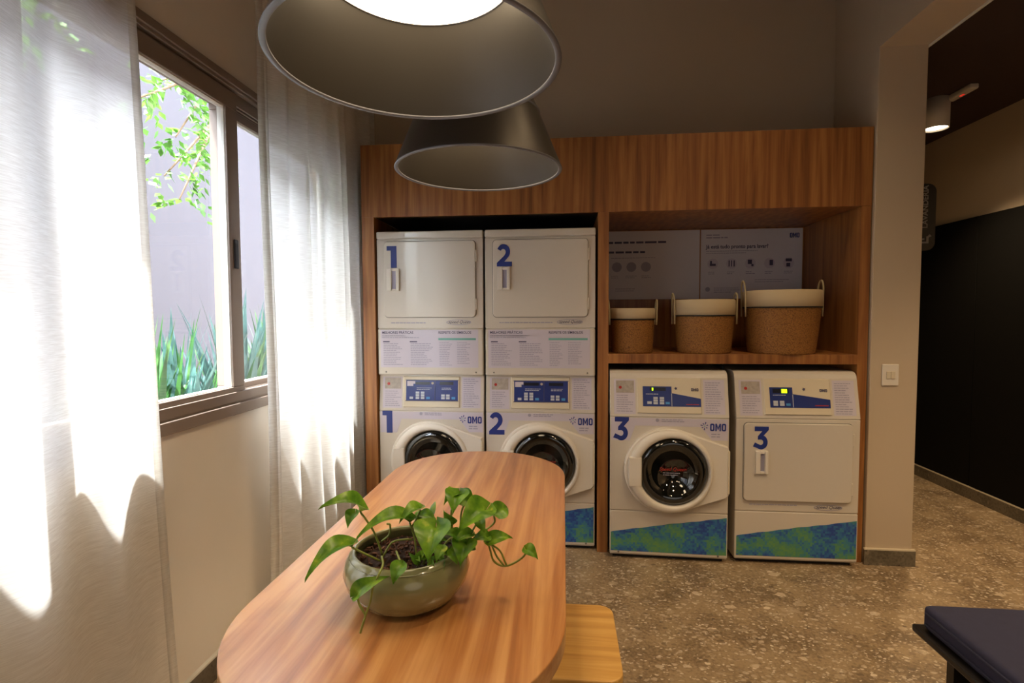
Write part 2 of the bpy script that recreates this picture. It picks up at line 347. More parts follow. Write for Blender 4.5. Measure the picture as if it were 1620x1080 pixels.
# left wall with the window opening (Y .2 .. 3.12, z 1.0 .. 2.378)
bm=bmesh.new()
addbox(bm,-1.48,XW,-3.2,4.0,0,1.0); addbox(bm,-1.48,XW,-3.2,4.0,2.378,3.6); addbox(bm,-1.48,XW,-3.2,.2,1.0,2.378); addbox(bm,-1.48,XW,3.12,4.0,1.0,2.378)
struct(from_bm('wall_left',bm,plasterL))
bm=bmesh.new(); addbox(bm,XW,1.687,3.78,3.95,0,3.6); addbox(bm,XW,1.687,3.52,3.78,2.45,3.6)
struct(from_bm('wall_back',bm,plaster))
struct(box('ceiling',-1.55,1.933,-3.2,4.0,3.6,3.7,ceilm))
struct(box('wall_front',-1.55,6.0,-3.35,-3.2,0,3.6,plaster))
o=struct(box('wall_column',1.687,1.933,3.053,3.95,0,3.6,plaster,bev=.004)); o.name='wall_right'
struct(box('trim_1',1.687,1.933,-3.2,3.053,2.83,3.6,plaster))
struct(box('trim_2',1.933,1.945,-3.2,3.3,2.822,2.84,trimw))
struct(box('ceiling_hall',1.933,3.25,-3.2,7.0,2.86,2.95,hallceil)).name='ceiling.001'
struct(box('wall_hall',3.12,3.3,-3.2,7.0,0,2.86,plaster)).name='wall_hall'
struct(box('wall_hall_left',1.75,1.933,3.95,7.0,0,3.0,plaster))
struct(box('wall_hall_end',1.933,3.12,6.9,7.0,0,2.86,plaster)).name='wall_hall_end'
struct(box('baseboard_left',XW,XW+.014,-3.2,3.9,0,.088,base_m))
struct(box('trim_3',XW,XW+.016,-3.2,3.9,.088,.096,trimw))
def baseb(name,x0,x1,y0,y1):
    o=struct(box(name,x0,x1,y0,y1,0,.086,base_m)); box('cap',x0,x1,y0,y1,.086,.094,cream,o)
baseb('baseboard_right',1.677,1.945,3.039,3.053)
baseb('baseboard_hall',3.06,3.12,-3.2,6.9)

# black doors along the hall
for i,(y0,y1,lab) in enumerate(((2.2,3.18,'glossy black hall door panel nearest, at the right picture edge'),(3.186,4.23,'black hall door with a pale handle strip, at the right picture edge'),(4.236,5.3,'black hall door next to the beige column, with a slim dim handle'),(5.306,6.4,'black hall door farthest down the passage'))):
    if i==0 or i==3: continue
    d=empty('hall_door',(3.12,y0,0)); tag(d,lab,'door')
    box('door_leaf',-.055,-.001,0,y1-y0,.096,2.125,door_black,d,bev=.003)
    hy=.38 if i==2 else .66
    zc=1.2
    h=box('handle',-.068,-.055,(y1-y0)-hy-.008,(y1-y0)-hy+.008,zc-.07 if i==2 else 1.12,zc+.07 if i==2 else 1.315,steel,d,bev=.003)
    h['label']='slim dull metal handle'
# window
W=struct(empty('window_1',(0,0,0)))
def barframe(name,x0,x1,y0,y1,z0,z1,tb,tt,ts,mat,par,bev=.003):
    bm=bmesh.new()
    addbox(bm,x0,x1,y0,y1,z0,z0+tb,bev); addbox(bm,x0,x1,y0,y1,z1-tt,z1,bev)
    addbox(bm,x0,x1,y0,y0+ts,z0+tb,z1-tt,bev); addbox(bm,x0,x1,y1-ts,y1,z0+tb,z1-tt,bev)
    return from_bm(name,bm,mat,par)
barframe('window_frame',-1.470,-1.345,.2,3.12,1.0,2.378,.055,.045,.05,frame_m,W)
# raised room-side lips of the frame
bm=bmesh.new(); addbox(bm,-1.346,-1.330,.2,3.12,1.0,1.045,.003); addbox(bm,-1.346,-1.336,.2,3.12,2.345,2.378,.003); addbox(bm,-1.352,-1.343,.2,3.12,1.05,1.09,.002)
from_bm('frame_lip',bm,frame_m,W)
bm=bmesh.new()
for k in range(5): addbox(bm,-1.465+k*.022,-1.455+k*.022,.25,3.07,2.285,2.335,.001)
for k in range(4): addbox(bm,-1.465+k*.026,-1.455+k*.026,.25,3.07,1.055,1.085,.001)
from_bm('sliding_track',bm,frame_m,W)
def sash(name,x0,x1,y0,y1,z0,z1,ts,lock=False):
    s=barframe(name,x0,x1,y0,y1,z0,z1,.055,.07,ts,frame_m,W)
    barframe('gasket',x0+.006,x1-.008,y0+ts-.004,y1-ts+.004,z0+.052,z1-.067,.007,.007,.007,trimw,s,.001)
    box('pane',(x0+x1)/2-.003,(x0+x1)/2+.003,y0+ts-.002,y1-ts+.002,z0+.05,z1-.065,glass_m,s)
    if lock:
        box('latch',x1-.002,x1+.006,y1-.05,y1-.022,1.60,1.72,gasket,s,bev=.004)
    return s
sash('sash',-1.395,-1.352,1.15,2.10,1.056,2.32,.075,True)
sash('sash',-1.395,-1.352,.25,1.16,1.056,2.32,.06)
sash('sash',-1.450,-1.412,2.06,3.07,1.056,2.32,.075)

# garden beyond the window
struct(box('wall_garden',-3.5,-3.3,-2.5,9.5,-.1,4.3,garden_wall)).name='wall_garden'
struct(box('garden_ground',-3.3,-1.55,-2.5,9.5,-.1,0,soil_m)).name='floor_garden'
def strapleaf(name,base,tip,w,mat,par,curl=.12,n=7):
    b=Vector(base);t=Vector(tip);d=(t-b);L=d.length;hor=Vector((d.x,d.y,0))
    if hor.length<1e-3: hor=Vector((1,0,0))
    hor.normalize(); side=hor.cross(Vector((0,0,1))).normalized()
    V=[];F=[]
    for i in range(n+1):
        s=i/n; c=b+d*s+Vector((0,0,1))*curl*L*math.sin(PI*s)*.6+hor*curl*L*(s*s-s)*.5
        ww=w*(.55+.45*math.sin(PI*min(1,s*1.15)))*(1-s**3)+.001
        V+=[c-side*ww/2,c-Vector((0,0,ww*.22)),c+side*ww/2]
    for i in range(n):
        a=3*i; F+=[(a,a+1,a+4,a+3),(a+1,a+2,a+5,a+4)]
    return mk(name,V,F,mat,par,True)
rg=random.Random(3)
spots=[(-2.15,2.45,1.35,'strap-leaved garden plant outside, at the left edge of the left window pane'),
 (-2.25,2.85,1.38,'blue-green strap-leaved garden plant in the middle of the left window pane'),
 (-2.2,3.3,1.5,'tall spiky garden plant behind the right edge of the left window pane'),
 (-2.2,3.75,1.42,'bright green strap-leaved garden plant seen through the narrow right pane'),
 (-2.1,1.7,1.25,'garden plant glowing faintly behind the sheer left curtain'),
 (-2.3,4.3,1.35,'farthest garden plant, mostly behind the right curtain')]
for i,(x,y,h,lab) in enumerate(spots):
    if i>3: continue
    p=empty('garden_plant',(x,y,0)); tag(p,lab,'plant')
    for k in range(70):
        a=rg.uniform(0,2*PI); lean=rg.uniform(.08,.55); hh=h*rg.uniform(.80,1.12)*(1-.25*lean)
        bz=rg.uniform(.0,.8)
        strapleaf('leaf',(rg.uniform(-.05,.05),rg.uniform(-.05,.05),bz*.8),(math.cos(a)*lean*.75,math.sin(a)*lean*.75,hh),rg.uniform(.055,.095),strap_b if (i in(1,2) and rg.random()<.6) or rg.random()<.15 else strap_m,p,rg.uniform(.0,.2))
    tube('stalk',[(0,0,0),(.01,0,.3),(0,0,.62)],.03,bark_m,p)
# tree branches hanging before the garden wall
T=empty('garden_tree',(-2.6,3.0,0)); tag(T,'slender tree with small bright leaves hanging before the grey garden wall','tree')
tube('trunk',[(-.3,3.4,0),(-.3,3.3,1.6),(-.3,3.0,3.0),(-.25,1.9,3.9),(-.1,1.2,3.6)],.05,bark_m,T)
V=[];F=[]
def leaflet(c,d,w,l):
    d=Vector(d).normalized(); n=Vector((rg.uniform(-.5,.5),rg.uniform(-.5,.5),1)).normalized(); s=d.cross(n).normalized()
    b=len(V); V.extend([c,c+d*l*.4+s*w,c+d*l,c+d*l*.4-s*w]); F.append((b,b+1,b+2,b+3))
def twig(p0,p1,n):
    p0=Vector(p0);p1=Vector(p1)
    ax=(p1-p0)
    for k in range(n):
        s=(k+.5)/n; c=p0+ax*s+Vector((0,0,-.25*s*s*ax.length))
        for sg in (-1,1):
            d=ax.normalized()+Vector((rg.uniform(-.2,.2),sg*.9,rg.uniform(-.5,.2)))
            leaflet(c+Vector((rg.uniform(-.02,.02),)*3),d,rg.uniform(.013,.021),rg.uniform(.045,.07))
bmt=bmesh.new()
mains=[((-.1,1.2,3.5),(.4,-.35,2.85)),((-.1,1.2,3.4),(.35,-.1,2.45)),((0,1.2,3.3),(.45,-.5,2.5)),((-.1,1.2,3.3),(.3,-.15,2.75)),((0,1.3,3.2),(.35,-.2,2.2)),((0,.8,3.6),(.55,-1.2,2.7)),((0,.8,3.6),(.55,-1.6,2.4)),((-.1,1.1,3.0),(.32,-.05,2.1))]
for a,b in mains:
    A=Vector(a);B=Vector(b); addtube(bmt,[A,(A+B)/2+Vector((0,0,.12)),B],[.02,.012,.004],6)
    for k in range(10):
        s=.45+.55*k/9; c=A.lerp(B,s)+Vector((0,0,.1*math.sin(PI*s)))
        e=c+Vector((rg.uniform(-.15,.2),rg.uniform(-.28,.28),rg.uniform(-.3,.08)))
        twig(c,e,7)
from_bm('branch',bmt,bark_m,T,True)
o=mk('foliage',V,F,tree_m,T); o['kind']='stuff'

# ================================================================ WOODEN LAUNDRY CABINET
C0=empty('laundry_cabinet',(0,3.069,0)); tag(C0,'tall walnut-veneer cabinet with an open shelf, framing the washing machines','cabinet')
D=.70
box('left_panel',-1.204,-1.1286,0,D,0,1.9926,cab_wood,C0,bev=.001)
box('divider_panel',.2008,.262,0,D,0,1.9926,cab_wood,C0,bev=.001)
box('right_panel',1.627,1.679,0,D,0,1.9926,cab_wood,C0,bev=.001)
box('header_panel',-1.204,1.679,-.002,.022,1.9926,2.418,cab_wood,C0,bev=.001)
box('top_board',-1.204,1.679,.022,.45,2.395,2.418,cab_wood,C0)
box('niche_ceiling',.262,1.627,.022,D,1.9936,2.012,cab_wood,C0)
box('bay_ceiling',-1.1286,.2008,.022,D,1.9936,2.012,blackm,C0)  # black instead of walnut: the recess's shade is put into the board colour
box('back_panel',.262,1.627,D-.018,D,1.17,1.9926,cab_wood,C0)
box('bay_back',-1.1286,.2008,D-.018,D,0.0,1.9926,blackm,C0)  # black as well, shade of the deep bay put into its colour
box('shelf',.262,1.627,.0,D-.02,1.122,1.176,cab_wood,C0,bev=.001)
# pendant-style light switch on column
S=empty('light_switch',(1.789,3.053,1.067)); tag(S,'white double light switch plate on the beige column','switch')
box('plate',-.043,.043,-.008,0,-.059,.059,white_pl,S,bev=.003)
box('rocker',-.022,-.001,-.012,-.008,-.02,.02,cream,S,bev=.001); box('rocker',.001,.022,-.012,-.008,-.02,.02,cream,S,bev=.001)

# ================================================================ MACHINES
ND={'1':[[(0,1),(0,.79),(.19,.79),(.19,0),(.465,0),(.465,1)]]}
def arcpts(cx,cz,r,a0,a1,n=16): return [(cx+r*math.cos(math.radians(a0+(a1-a0)*i/n)),cz+r*math.sin(math.radians(a0+(a1-a0)*i/n))) for i in range(n+1)]
ND['2']=arcpts(.40,.655,.345,158,-36)+[(.44,.21),(.84,.21),(.84,0),(.04,0),(.04,.16),(.43,.475)]+arcpts(.38,.645,.135,-40,158)
ND['3']=[(.10,1),(.78,1),(.78,.86),(.53,.60)]+arcpts(.42,.315,.315,62,-128)+[(.02,.12),(.12,.30)]+arcpts(.40,.315,.12,-120,88)+[(.26,.43),(.26,.58),(.47,.80),(.10,.80)]
ND['1']=[(0,1),(0,.79),(.19,.79),(.19,0),(.465,0),(.465,1)]
def numeral(d,u0,z0,h,wd,par,F,mat=None):
    polys=[[(u0+x*h*wd,z0+z*h) for x,z in ND[d]]]
    flat('number_print',polys,mat or navy,par,F,dy=.0011,th=.0006)
def hullpts(cx,cz,R,ext,N=96,c=None):
    """radial outline (about c) of the hull of a circle and two corner points"""
    pts=[(cx+R*math.cos(2*PI*i/200),cz+R*math.sin(2*PI*i/200)) for i in range(200)]+list(ext)
    P=sorted(set(pts))
    def half(P):
        h=[]
        for p in P:
            while len(h)>1 and (h[-1][0]-h[-2][0])*(p[1]-h[-2][1])-(h[-1][1]-h[-2][1])*(p[0]-h[-2][0])<=0: h.pop()
            h.append(p)
        return h
    H=half(P)[:-1]+half(P[::-1])[:-1]; out=[]
    ox,oz=c
    for i in range(N):
        t=2*PI*i/N; dx,dz=math.cos(t),math.sin(t); best=0
        for (ax,az),(bx,bz) in zip(H,H[1:]+H[:1]):
            ex,ez=bx-ax,bz-az; den=dx*ez-dz*ex
            if abs(den)<1e-12: continue
            s=((ax-ox)*ez-(az-oz)*ex)/den; q=((ax-ox)*dz-(az-oz)*dx)/den
            if s>0 and -1e-6<=q<=1+1e-6: best=max(best,s)
        out.append((ox+dx*best,oz+dz*best))
    return out
def loopmesh(name,loops,mat,par,smooth=False,autosm=True):
    """loops: list of lists of (u,y,z)"""
    V=[];F=[];N=len(loops[0])
    for l in loops: V+=l
    for j in range(len(loops)-1):
        for i in range(N): F.append((j*N+i,j*N+(i+1)%N,(j+1)*N+(i+1)%N,(j+1)*N+i))
    bm=bmesh.new(); me=bpy.data.meshes.new('t'); me.from_pydata(V,[],F); bm.from_mesh(me); bpy.data.meshes.remove(me)
    return from_bm(name,bm,mat,par,smooth)
def burst(u,z,r,par,F):
    polys=[]
    for k,a in enumerate((20,75,120,165,215,265,320)):
        a=math.radians(a); l=r*(1 if k%2 else .8); p=(math.cos(a),math.sin(a)); q=(-p[1],p[0])
        i0,i1=r*.38,l; wd=r*.14
        polys.append([(u+p[0]*i0-q[0]*wd*.4,z+p[1]*i0-q[1]*wd*.4),(u+p[0]*i1-q[0]*wd,z+p[1]*i1-q[1]*wd),(u+p[0]*i1+q[0]*wd,z+p[1]*i1+q[1]*wd),(u+p[0]*i0+q[0]*wd*.4,z+p[1]*i0+q[1]*wd*.4)])
    flat('starburst_logo',polys,navy,par,F)
    flat('logo_dot',[[(u+r*.16*math.cos(t*PI/4),z+r*.16*math.sin(t*PI/4)) for t in range(8)]],teal,par,F)
def wordmark(name,u0,z0,wd,h,mat,par,F):
    """condensed heavy letters O M O, each a print of its own"""
    lw=wd*.275; st=lw*.33; g=(wd-3*lw)/2
    for k in (0,2):
        a=u0+k*(lw+g); o_=rrect(a,a+lw,z0,z0+h,lw*.34,4); i_=rrect(a+st,a+lw-st,z0+st,z0+h-st,lw*.10,4); n=len(o_)
        V=[(u,F(z)-.0012,z) for u,z in o_]+[(u,F(z)-.0012,z) for u,z in i_]+[(u,F(z)-.0018,z) for u,z in o_]+[(u,F(z)-.0018,z) for u,z in i_]
        Fc=[]
        for i in range(n):
            j=(i+1)%n; Fc+=[(i,j,n+j,n+i),(2*n+i,3*n+i,3*n+j,2*n+j),(i,2*n+i,2*n+j,j),(n+i,n+j,3*n+j,3*n+i)]
        mk(name,V,Fc,mat,par)
    g*=.55; a=u0+lw+g; mw=wd-2*lw-2*g; s=mw*.25
    flat(name,[[(a,z0),(a,z0+h),(a+s,z0+h),(a+mw/2,z0+h*.50),(a+mw-s,z0+h),(a+mw,z0+h),(a+mw,z0),(a+mw-s,z0),(a+mw-s,z0+h*.62),(a+mw/2,z0+h*.10),(a+s,z0+h*.62),(a+s,z0)]],mat,par,F,dy=.0012)
def control_panel(t,F,w,kind,seed):
    rr=random.Random(seed)
    flat('lilac_sticker',[R4(.022,.142,.840 if kind!='stack' else .842,1.034 if kind!='stack' else 1.030),R4(w-.135,w-.02,.845,1.034 if kind!='stack' else 1.030)],film,t,F,dy=.0006)
    flat('photo_sticker',[R4(.034,.135,.958,1.026)],photo_m,t,F,dy=.0016)
    flat('red_dot',[[(.058+.009*math.cos(a*PI/4),.988+.009*math.sin(a*PI/4)) for a in range(8)]],redm,t,F,dy=.0026)
    flat('printed_text',lines(.036,.135,.945,8,.0125,.004,rr)+lines(w-.125,w-.03,1.02,14,.0125,.0042,rr),inkg,t,F,dy=.0016)
    z0,z1=.846,1.043 if kind!='stack' else 1.034
    # raised cream bezel following the sloping front
    u0,u1=.150,w-.145
    pts=[(u0,z0),(u1,z0),(u1,z1),(u0,z1)]
    V=[(u,F(z)-.0005,z) for u,z in pts]+[(u+(.006 if u<.3 else -.006),F(z)-.008,z+(.004 if z<.9 else -.004)) for u,z in pts]
    mk('control_bezel',V,[(4,5,6,7)]+[(i,(i+1)%4,4+(i+1)%4,4+i) for i in range(4)],cream,t)
    FB=lambda z:F(z)-.008
    if kind=='stack':
        a,b=.170,.490; flat('control_display',[R4(a,b,.890,1.012)],blueP,t,FB)
        flat('display_frame',[R4(a-.004,b+.004,1.010,1.014),R4(a-.004,b+.004,.886,.890),R4(.347,.350,.892,1.01)],inkd,t,FB,dy=.0018)
        flat('display_window',[R4(.228,.318,.984,1.002),R4(.378,.462,.984,1.002)],lcd,t,FB,dy=.0018)
        flat('display_logo',[R4(.176,.214,.976,1.006),R4(.214,.226,.990,1.006)],film,t,FB,dy=.0018)
        keys=[R4(.192,.214,.898,.912)]+[R4(x,x+.022,z,z+.013) for x in (.230,.262) for z in (.898,.914,.930)]+[R4(x,x+.022,z,z+.013) for x in (.388,.418) for z in (.898,.914)]
        flat('key',keys,btn,t,FB,dy=.0018,th=.002); flat('key',[R4(.296,.318,.898,.912),R4(.452,.474,.898,.912)],btnb,t,FB,dy=.0018,th=.002)
        flat('knob_dot',[[(.334+.008*math.cos(x*PI/4),.994+.008*math.sin(x*PI/4)) for x in range(8)]],photo_m,t,FB,dy=.002,th=.003)
        flat('display_text',lines(.236,.33,.966,2,.009,.003,rr)+lines(.39,.48,.966,2,.009,.003,rr),btn,t,FB,dy=.0018)
    else:
        m=.342 if kind=='washer' else .305
        flat('control_display',[R4(.183,m,.886,.996),[(m,.886),(.501,.886),(.501,.931),(m,.960)]],blueP,t,FB)
        flat('display_divider',[R4(m-.0015,m+.0015,.888,.958)],btn,t,FB,dy=.0018)
        if kind=='washer':
            flat('display_window',[R4(.222,.31,.972,.990)],lcd,t,FB,dy=.0018); flat('led_digit',[R4(.233,.241,.973,.989)],led,t,FB,dy=.0028)
            keys=[R4(.207,.231,.899,.913)]+[R4(x,x+.024,z,z+.012) for x in (.241,.276) for z in (.898,.912,.926)]; cy=R4(.308,.330,.899,.911)
        else:
            flat('display_window',[R4(.20,.285,.965,.988)],lcd,t,FB,dy=.0018); flat('led_digit',[R4(.246,.276,.965,.987)],led,t,FB,dy=.0028)
            keys=[R4(x,x+.024,z,z+.013) for x in (.200,.234) for z in (.896,.910)]; cy=R4(.268,.290,.897,.909)
        flat('key',keys,btn,t,FB,dy=.0018,th=.002); flat('key',[cy],btnb,t,FB,dy=.0018,th=.002)
        flat('star_mark',[[(.366+(.010 if x%2 else .005)*math.cos(x*PI/5),.986+(.010 if x%2 else .005)*math.sin(x*PI/5)) for x in range(10)]],inkd,t,FB)
        wordmark('panel_logo',.449,.972,.040,.016,inkd,t,FB)
        flat('panel_text',lines(.20,.30,.955,1,.009,.003,rr),btn,t,FB,dy=.0018)
        flat('panel_script',[R4(.42,.49,.897,.901)],redm,t,FB,dy=.0018)
def washer(x,y,rz,w,num,label,stacked,seed):
    t=empty('washing_machine',(x,y,0),rz); tag(t,label,'washing machine')
    k=.22 if not stacked else .10
    F=lambda z: max(0,(z-.828))*k
    top=1.083 if not stacked else 1.040
    # chassis seen in the seams and at the sides
    yt=F(top)
    prism('chassis',[(.004,.025),(.004,.828),(yt+.006,top-.012),(yt+.03,top-.002),(.64,top-.002),(.64,.025)],0,.003,w-.003,white_en,t)
    box('plinth',.02,w-.02,.03,.60,.0,.026,rubber,t)
    box('lower_panel',0,w,-.001,.02,.030,.280,white_en,t,bev=.004)
    box('front_panel',0,w,-.001,.02,.2845,.8235,white_en,t,bev=.004)
    if not stacked:
        prism('control_fascia',[(F(.828)-.001,.8275),(F(1.045)-.001,1.045),(F(1.06)+.004,1.066),(yt+.018,top-.004),(yt+.04,top),(.64,top),(.64,top-.02),(.04,.8275)],0,0,w,white_en,t,bev=.003)
    else:
        prism('control_fascia',[(F(.828)-.001,.8275),(F(top)-.001,top),(.05,top),(.05,.8275)],0,0,w,white_en,t,bev=.003)
    control_panel(t,F,w,'stack' if stacked else 'washer',seed)
    # printed films
    F0=lambda z:-.001
    flat('lilac_film',[[(.006,.69),(.006,.820),(w-.006,.820),(w-.006,.70),(w*.86,.70),(.50,.775),(.14,.775),(.11,.69)]],film,t,F0,dy=.0004,th=.0004)
    n=40; topz=lambda u:.153+(.262-.153)*(u/w)**.9+.0012*math.sin(u*60)+.001*math.sin(u*23)
    us=[.006+(w-.012)*i/n for i in range(n+1)]
    mo=flat('mosaic_graphic',[[(us[0],.047),(us[-1],.047)]+[(u_,topz(u_)) for u_ in us[::-1]]],mosaic_m,t,F0)
    mo['label']='blue and green mosaic print'
    numeral(num,.014 if num!='1' else .020,.688,.135,.86 if num!='1' else 1.0,t,F0)
    burst(.520,.780,.023,t,F0)
    wordmark('logo_print',.549,.753,.086,.042,navy,t,F0)
    rr=random.Random(seed+5)
    flat('printed_text',lines(.556,.625,.738,2,.014,.006,rr),inkg,t,F0)
    flat('printed_text',lines(.285,.43,.815,2,.010,.005,rr),inkg,t,F0,dy=.0014)
    flat('blue_dot',[[(.262+.010*math.cos(a*PI/4),.808+.010*math.sin(a*PI/4)) for a in range(8)]],inkg,t,F0,dy=.0014)
    # door
    gc=(.345,.525); gR=.190; N=96
    ang=[2*PI*i/N for i in range(N)]
    hull=hullpts(.318,.527,.240,((w-.006,.668),(w-.006,.388)),N,gc)
    hin=hullpts(.318,.527,.234,((w-.010,.664),(w-.010,.392)),N,gc)
    circ=lambda r,c=gc:[(c[0]+r*math.cos(a),c[1]+r*math.sin(a)) for a in ang]
    L=lambda pts,yy:[(u,yy,z) for u,z in pts]
    loopmesh('door_panel',[L(hull,-.001),L(hull,-.030),L(hin,-.036),L(circ(.205),-.036),L(circ(.205),-.01)],white_pl,t)
    rc=hullpts(.328,.526,.232,((.33,.6),),N,gc); rc2=hullpts(.330,.526,.224,((.33,.6),),N,gc); rc3=hullpts(.336,.526,.206,((.33,.6),),N,gc)
    d=loopmesh('door_ring',[L(rc,-.034),L(rc,-.044),L(rc2,-.056),L(rc3,-.060),L(circ(.196),-.056),L(circ(gR),-.040),L(circ(gR-.004),-.02)],white_pl,t,True)
    g=lathe('door_glass',[(gR-.002,0),(gR-.012,.016),(gR-.035,.022),(gR-.06,.012),(gR-.075,-.004),(.10,-.010),(.05,-.004),(0,-.002)],door_glass,t,64)
    for v in g.data.vertices: a,b,c=v.co; v.co=(gc[0]+a,-.034-c,gc[1]+b)
    g['label']='dark round door glass'
    gr=lathe('drum_lip',[(.118,0),(.122,.004),(.126,0)],door_glass2,t,48,close=True)
    for v in gr.data.vertices: a,b,c=v.co; v.co=(gc[0]+a,-.0325-c,gc[1]+b)
    text_mesh('glass_script','Speed Queen',.027,(.268,.532),redm,t,lambda z:-.034,shear=.3,dy=.006)
    flat('glass_text',lines(.29,.40,.522,2,.011,.004,rr),inkg,t,lambda z:-.036,dy=.006)
    box('door_handle',.100,.172,-.060,-.036,.440,.608,white_pl,t,bev=.006)
    for zz in (.395,.66):
        pass
    box('hinge',w-.014,w-.003,-.040,-.028,.41,.65,cream,t,bev=.002)
    for uu in (.05,w-.05):
        b=lathe('screw',[(.006,0),(.005,.002),(0,.003)],darkgap,t,10)
        for v in b.data.vertices: a,bb,c=v.co; v.co=(uu+a,-.001-c,.040+bb)
    return t
def dryerdoor(t,u0,u1,z0,z1,w,num,nu,nz,nh,hu,hz0,hz1):
    F0=lambda z:-.001
    prism('door',rrect(u0,u1,z0,z1,.022),1,-.016,0.002,white_en,t,bev=.004)
    prism('door_gap',rrect(u0-.0035,u1+.0035,z0-.0035,z1+.0035,.024),1,-.0016,.002,darkgap,t)
    for zz in (z0+(z1-z0)*.17,z0+(z1-z0)*.80):
        box('hinge',u1-.004,u1+.009,-.013,.001,zz-.035,zz+.035,white_en,t,bev=.003)
    FD=lambda z:-.016
    numeral(num,nu,nz,nh,.86 if num!='1' else 1.0,t,FD)
    # recessed pull handle: frame with a slot
    bm=bmesh.new(); a,b=hu; m0=a+(b-a)*.38; m1=a+(b-a)*.74
    addbox(bm,a,m0,-.030,-.014,hz0,hz1,.003); addbox(bm,m1,b,-.034,-.014,hz0,hz1,.003)
    addbox(bm,m0,m1,-.028,-.014,hz1-.016,hz1,.002); addbox(bm,m0,m1,-.028,-.014,hz0,hz0+.012,.002)
    h=from_bm('door_handle',bm,white_pl,t)
    box('handle_slot',m0,m1,-.0175,-.0155,hz0+.01,hz1-.014,inkg,h)
def badge(t,u0,z0,s,F,seed):
    text_mesh('badge_script','Speed Queen',.025*s,(u0,z0),inkd,t,F,shear=.35,dy=.0012)
    a=[(u0+.065*s+.075*s*math.cos(x*PI/12),z0+.006+.016*s*math.sin(x*PI/12)) for x in range(24)]
    b=[(u0+.065*s+.071*s*math.cos(x*PI/12),z0+.006+.0135*s*math.sin(x*PI/12)) for x in range(24)]
    flat('badge_oval',[[a[i],a[(i+1)%24],b[(i+1)%24],b[i]] for i in range(24)],inkg,t,F,dy=.0016)
def stack_dryer(x,y,w,num,label,seed):
    t=empty('tumble_dryer',(x,y,1.0405)); tag(t,label,'tumble dryer')
    H=.868
    box('chassis',.003,w-.003,.004,.64,.002,H-.004,white_en,t)
    box('instruction_panel',0,w,-.008,.03,.004,.284,white_en,t,bev=.010,seg=3)
    box('front_panel',0,w,-.001,.02,.288,.820,white_en,t,bev=.003)
    box('top_cap',-.001,w+.001,-.006,.64,.824,H,white_en,t,bev=.008,seg=3)
    dryerdoor(t,.048,.604,.353,.806,w,num,.068,.650,.130,(.068,.146) if num=='1' else (.078,.152),.512,.646)
    rr=random.Random(seed); F1=lambda z:-.008
    flat('printed_text',lines(.084,.404,.322,1,.01,.005,rr),inkg,t,lambda z:-.001)
    badge(t,.435,.316,1.0,lambda z:-.001,seed)
    flat('lilac_sticker',[R4(.018,w-.03,.050,.278)],film,t,F1,dy=.0004,th=.0004)
    text_mesh('heading_print','MELHORES PRÁTICAS',.0215,(.028,.254),inkd,t,F1,off=.0003,stretch=.94)
    text_mesh('heading_print','RESPEITE OS SÍMBOLOS',.0205,(.376,.254),inkd,t,F1,off=.0003,stretch=.94)
    flat('teal_bar',[R4(.376,.604,.216,.228)],teal,t,F1)
    flat('pale_bar',[R4(.376,.560,.232,.246),R4(.028,.28,.232,.244)],film,t,F1,dy=.001)
    P=lines(.028,.27,.244,2,.011,.004,rr)+lines(.036,.16,.196,13,.0105,.0038,rr)+lines(.205,.345,.196,13,.0105,.0038,rr)+lines(.382,.46,.204,14,.0105,.0034,rr)+lines(.49,.575,.204,13,.0105,.0034,rr)
    flat('printed_text',P,inkg,t,F1)
    flat('column_heading',[R4(.034,.075,.203,.209),R4(.200,.245,.203,.209)],inkd,t,F1)
    for uu in (.05,w-.045):
        b=lathe('screw',[(.005,0),(.004,.002),(0,.003)],darkgap,t,10)
        for v in b.data.vertices: a,bb,c=v.co; v.co=(uu+a,-.008-c,.022+bb)
    return t
washer(-1.122,3.09,0,.648,'1','white front-loading washing machine under dryer 1, blue number 1 beside its door, far left',True,11)
washer(-.461,3.09,0,.648,'2','white front-loading washing machine marked with a blue 2, half hidden by the table end',True,12)
stack_dryer(-1.122,3.09,.648,'1','white tumble dryer numbered 1, stacked on top at the far left beside the curtain',21)
stack_dryer(-.461,3.09,.648,'2','white tumble dryer numbered 2, stacked on top beside the wooden divider',22)
washer(.2685,3.003,-.027,.652,'3','white washing machine numbered 3 with round door and blue-green print, under the basket shelf',False,13)
# free-standing dryer 3
w=.655; t=empty('tumble_dryer',(.963,3.003,0)); tag(t,'white floor-standing tumble dryer numbered 3 with square door, next to the column','tumble dryer')
F=lambda z:max(0,(z-.828))*.22
prism('chassis',[(.004,.025),(.004,.828),(F(1.083)+.006,1.07),(F(1.083)+.03,1.08),(.64,1.08),(.64,.025)],0,.003,w-.003,white_en,t)
box('plinth',.02,w-.02,.03,.6,0,.026,rubber,t)
box('lower_panel',0,w,-.001,.02,.030,.298,white_en,t,bev=.004)
box('front_panel',0,w,-.001,.02,.3025,.8235,white_en,t,bev=.004)
prism('control_fascia',[(F(.828)-.001,.8275),(F(1.045)-.001,1.045),(F(1.06)+.004,1.066),(F(1.083)+.018,1.079),(F(1.083)+.04,1.083),(.64,1.083),(.64,1.063),(.04,.8275)],0,0,w,white_en,t,bev=.003)
control_panel(t,F,w,'dryer',33)
dryerdoor(t,.042,.612,.364,.800,w,'3',.083,.655,.128,(.099,.165),.520,.648)
rr=random.Random(9); F0=lambda z:-.001
flat('printed_text',lines(.077,.401,.343,1,.01,.005,rr),inkg,t,F0)
badge(t,.431,.326,1.0,F0,1)
n=40; us=[.010+(w-.016)*i/n for i in range(n+1)]; topz=lambda u:.155+(.262-.155)*(u/w)**.9+.0012*math.sin(u*60)+.001*math.sin(u*23)
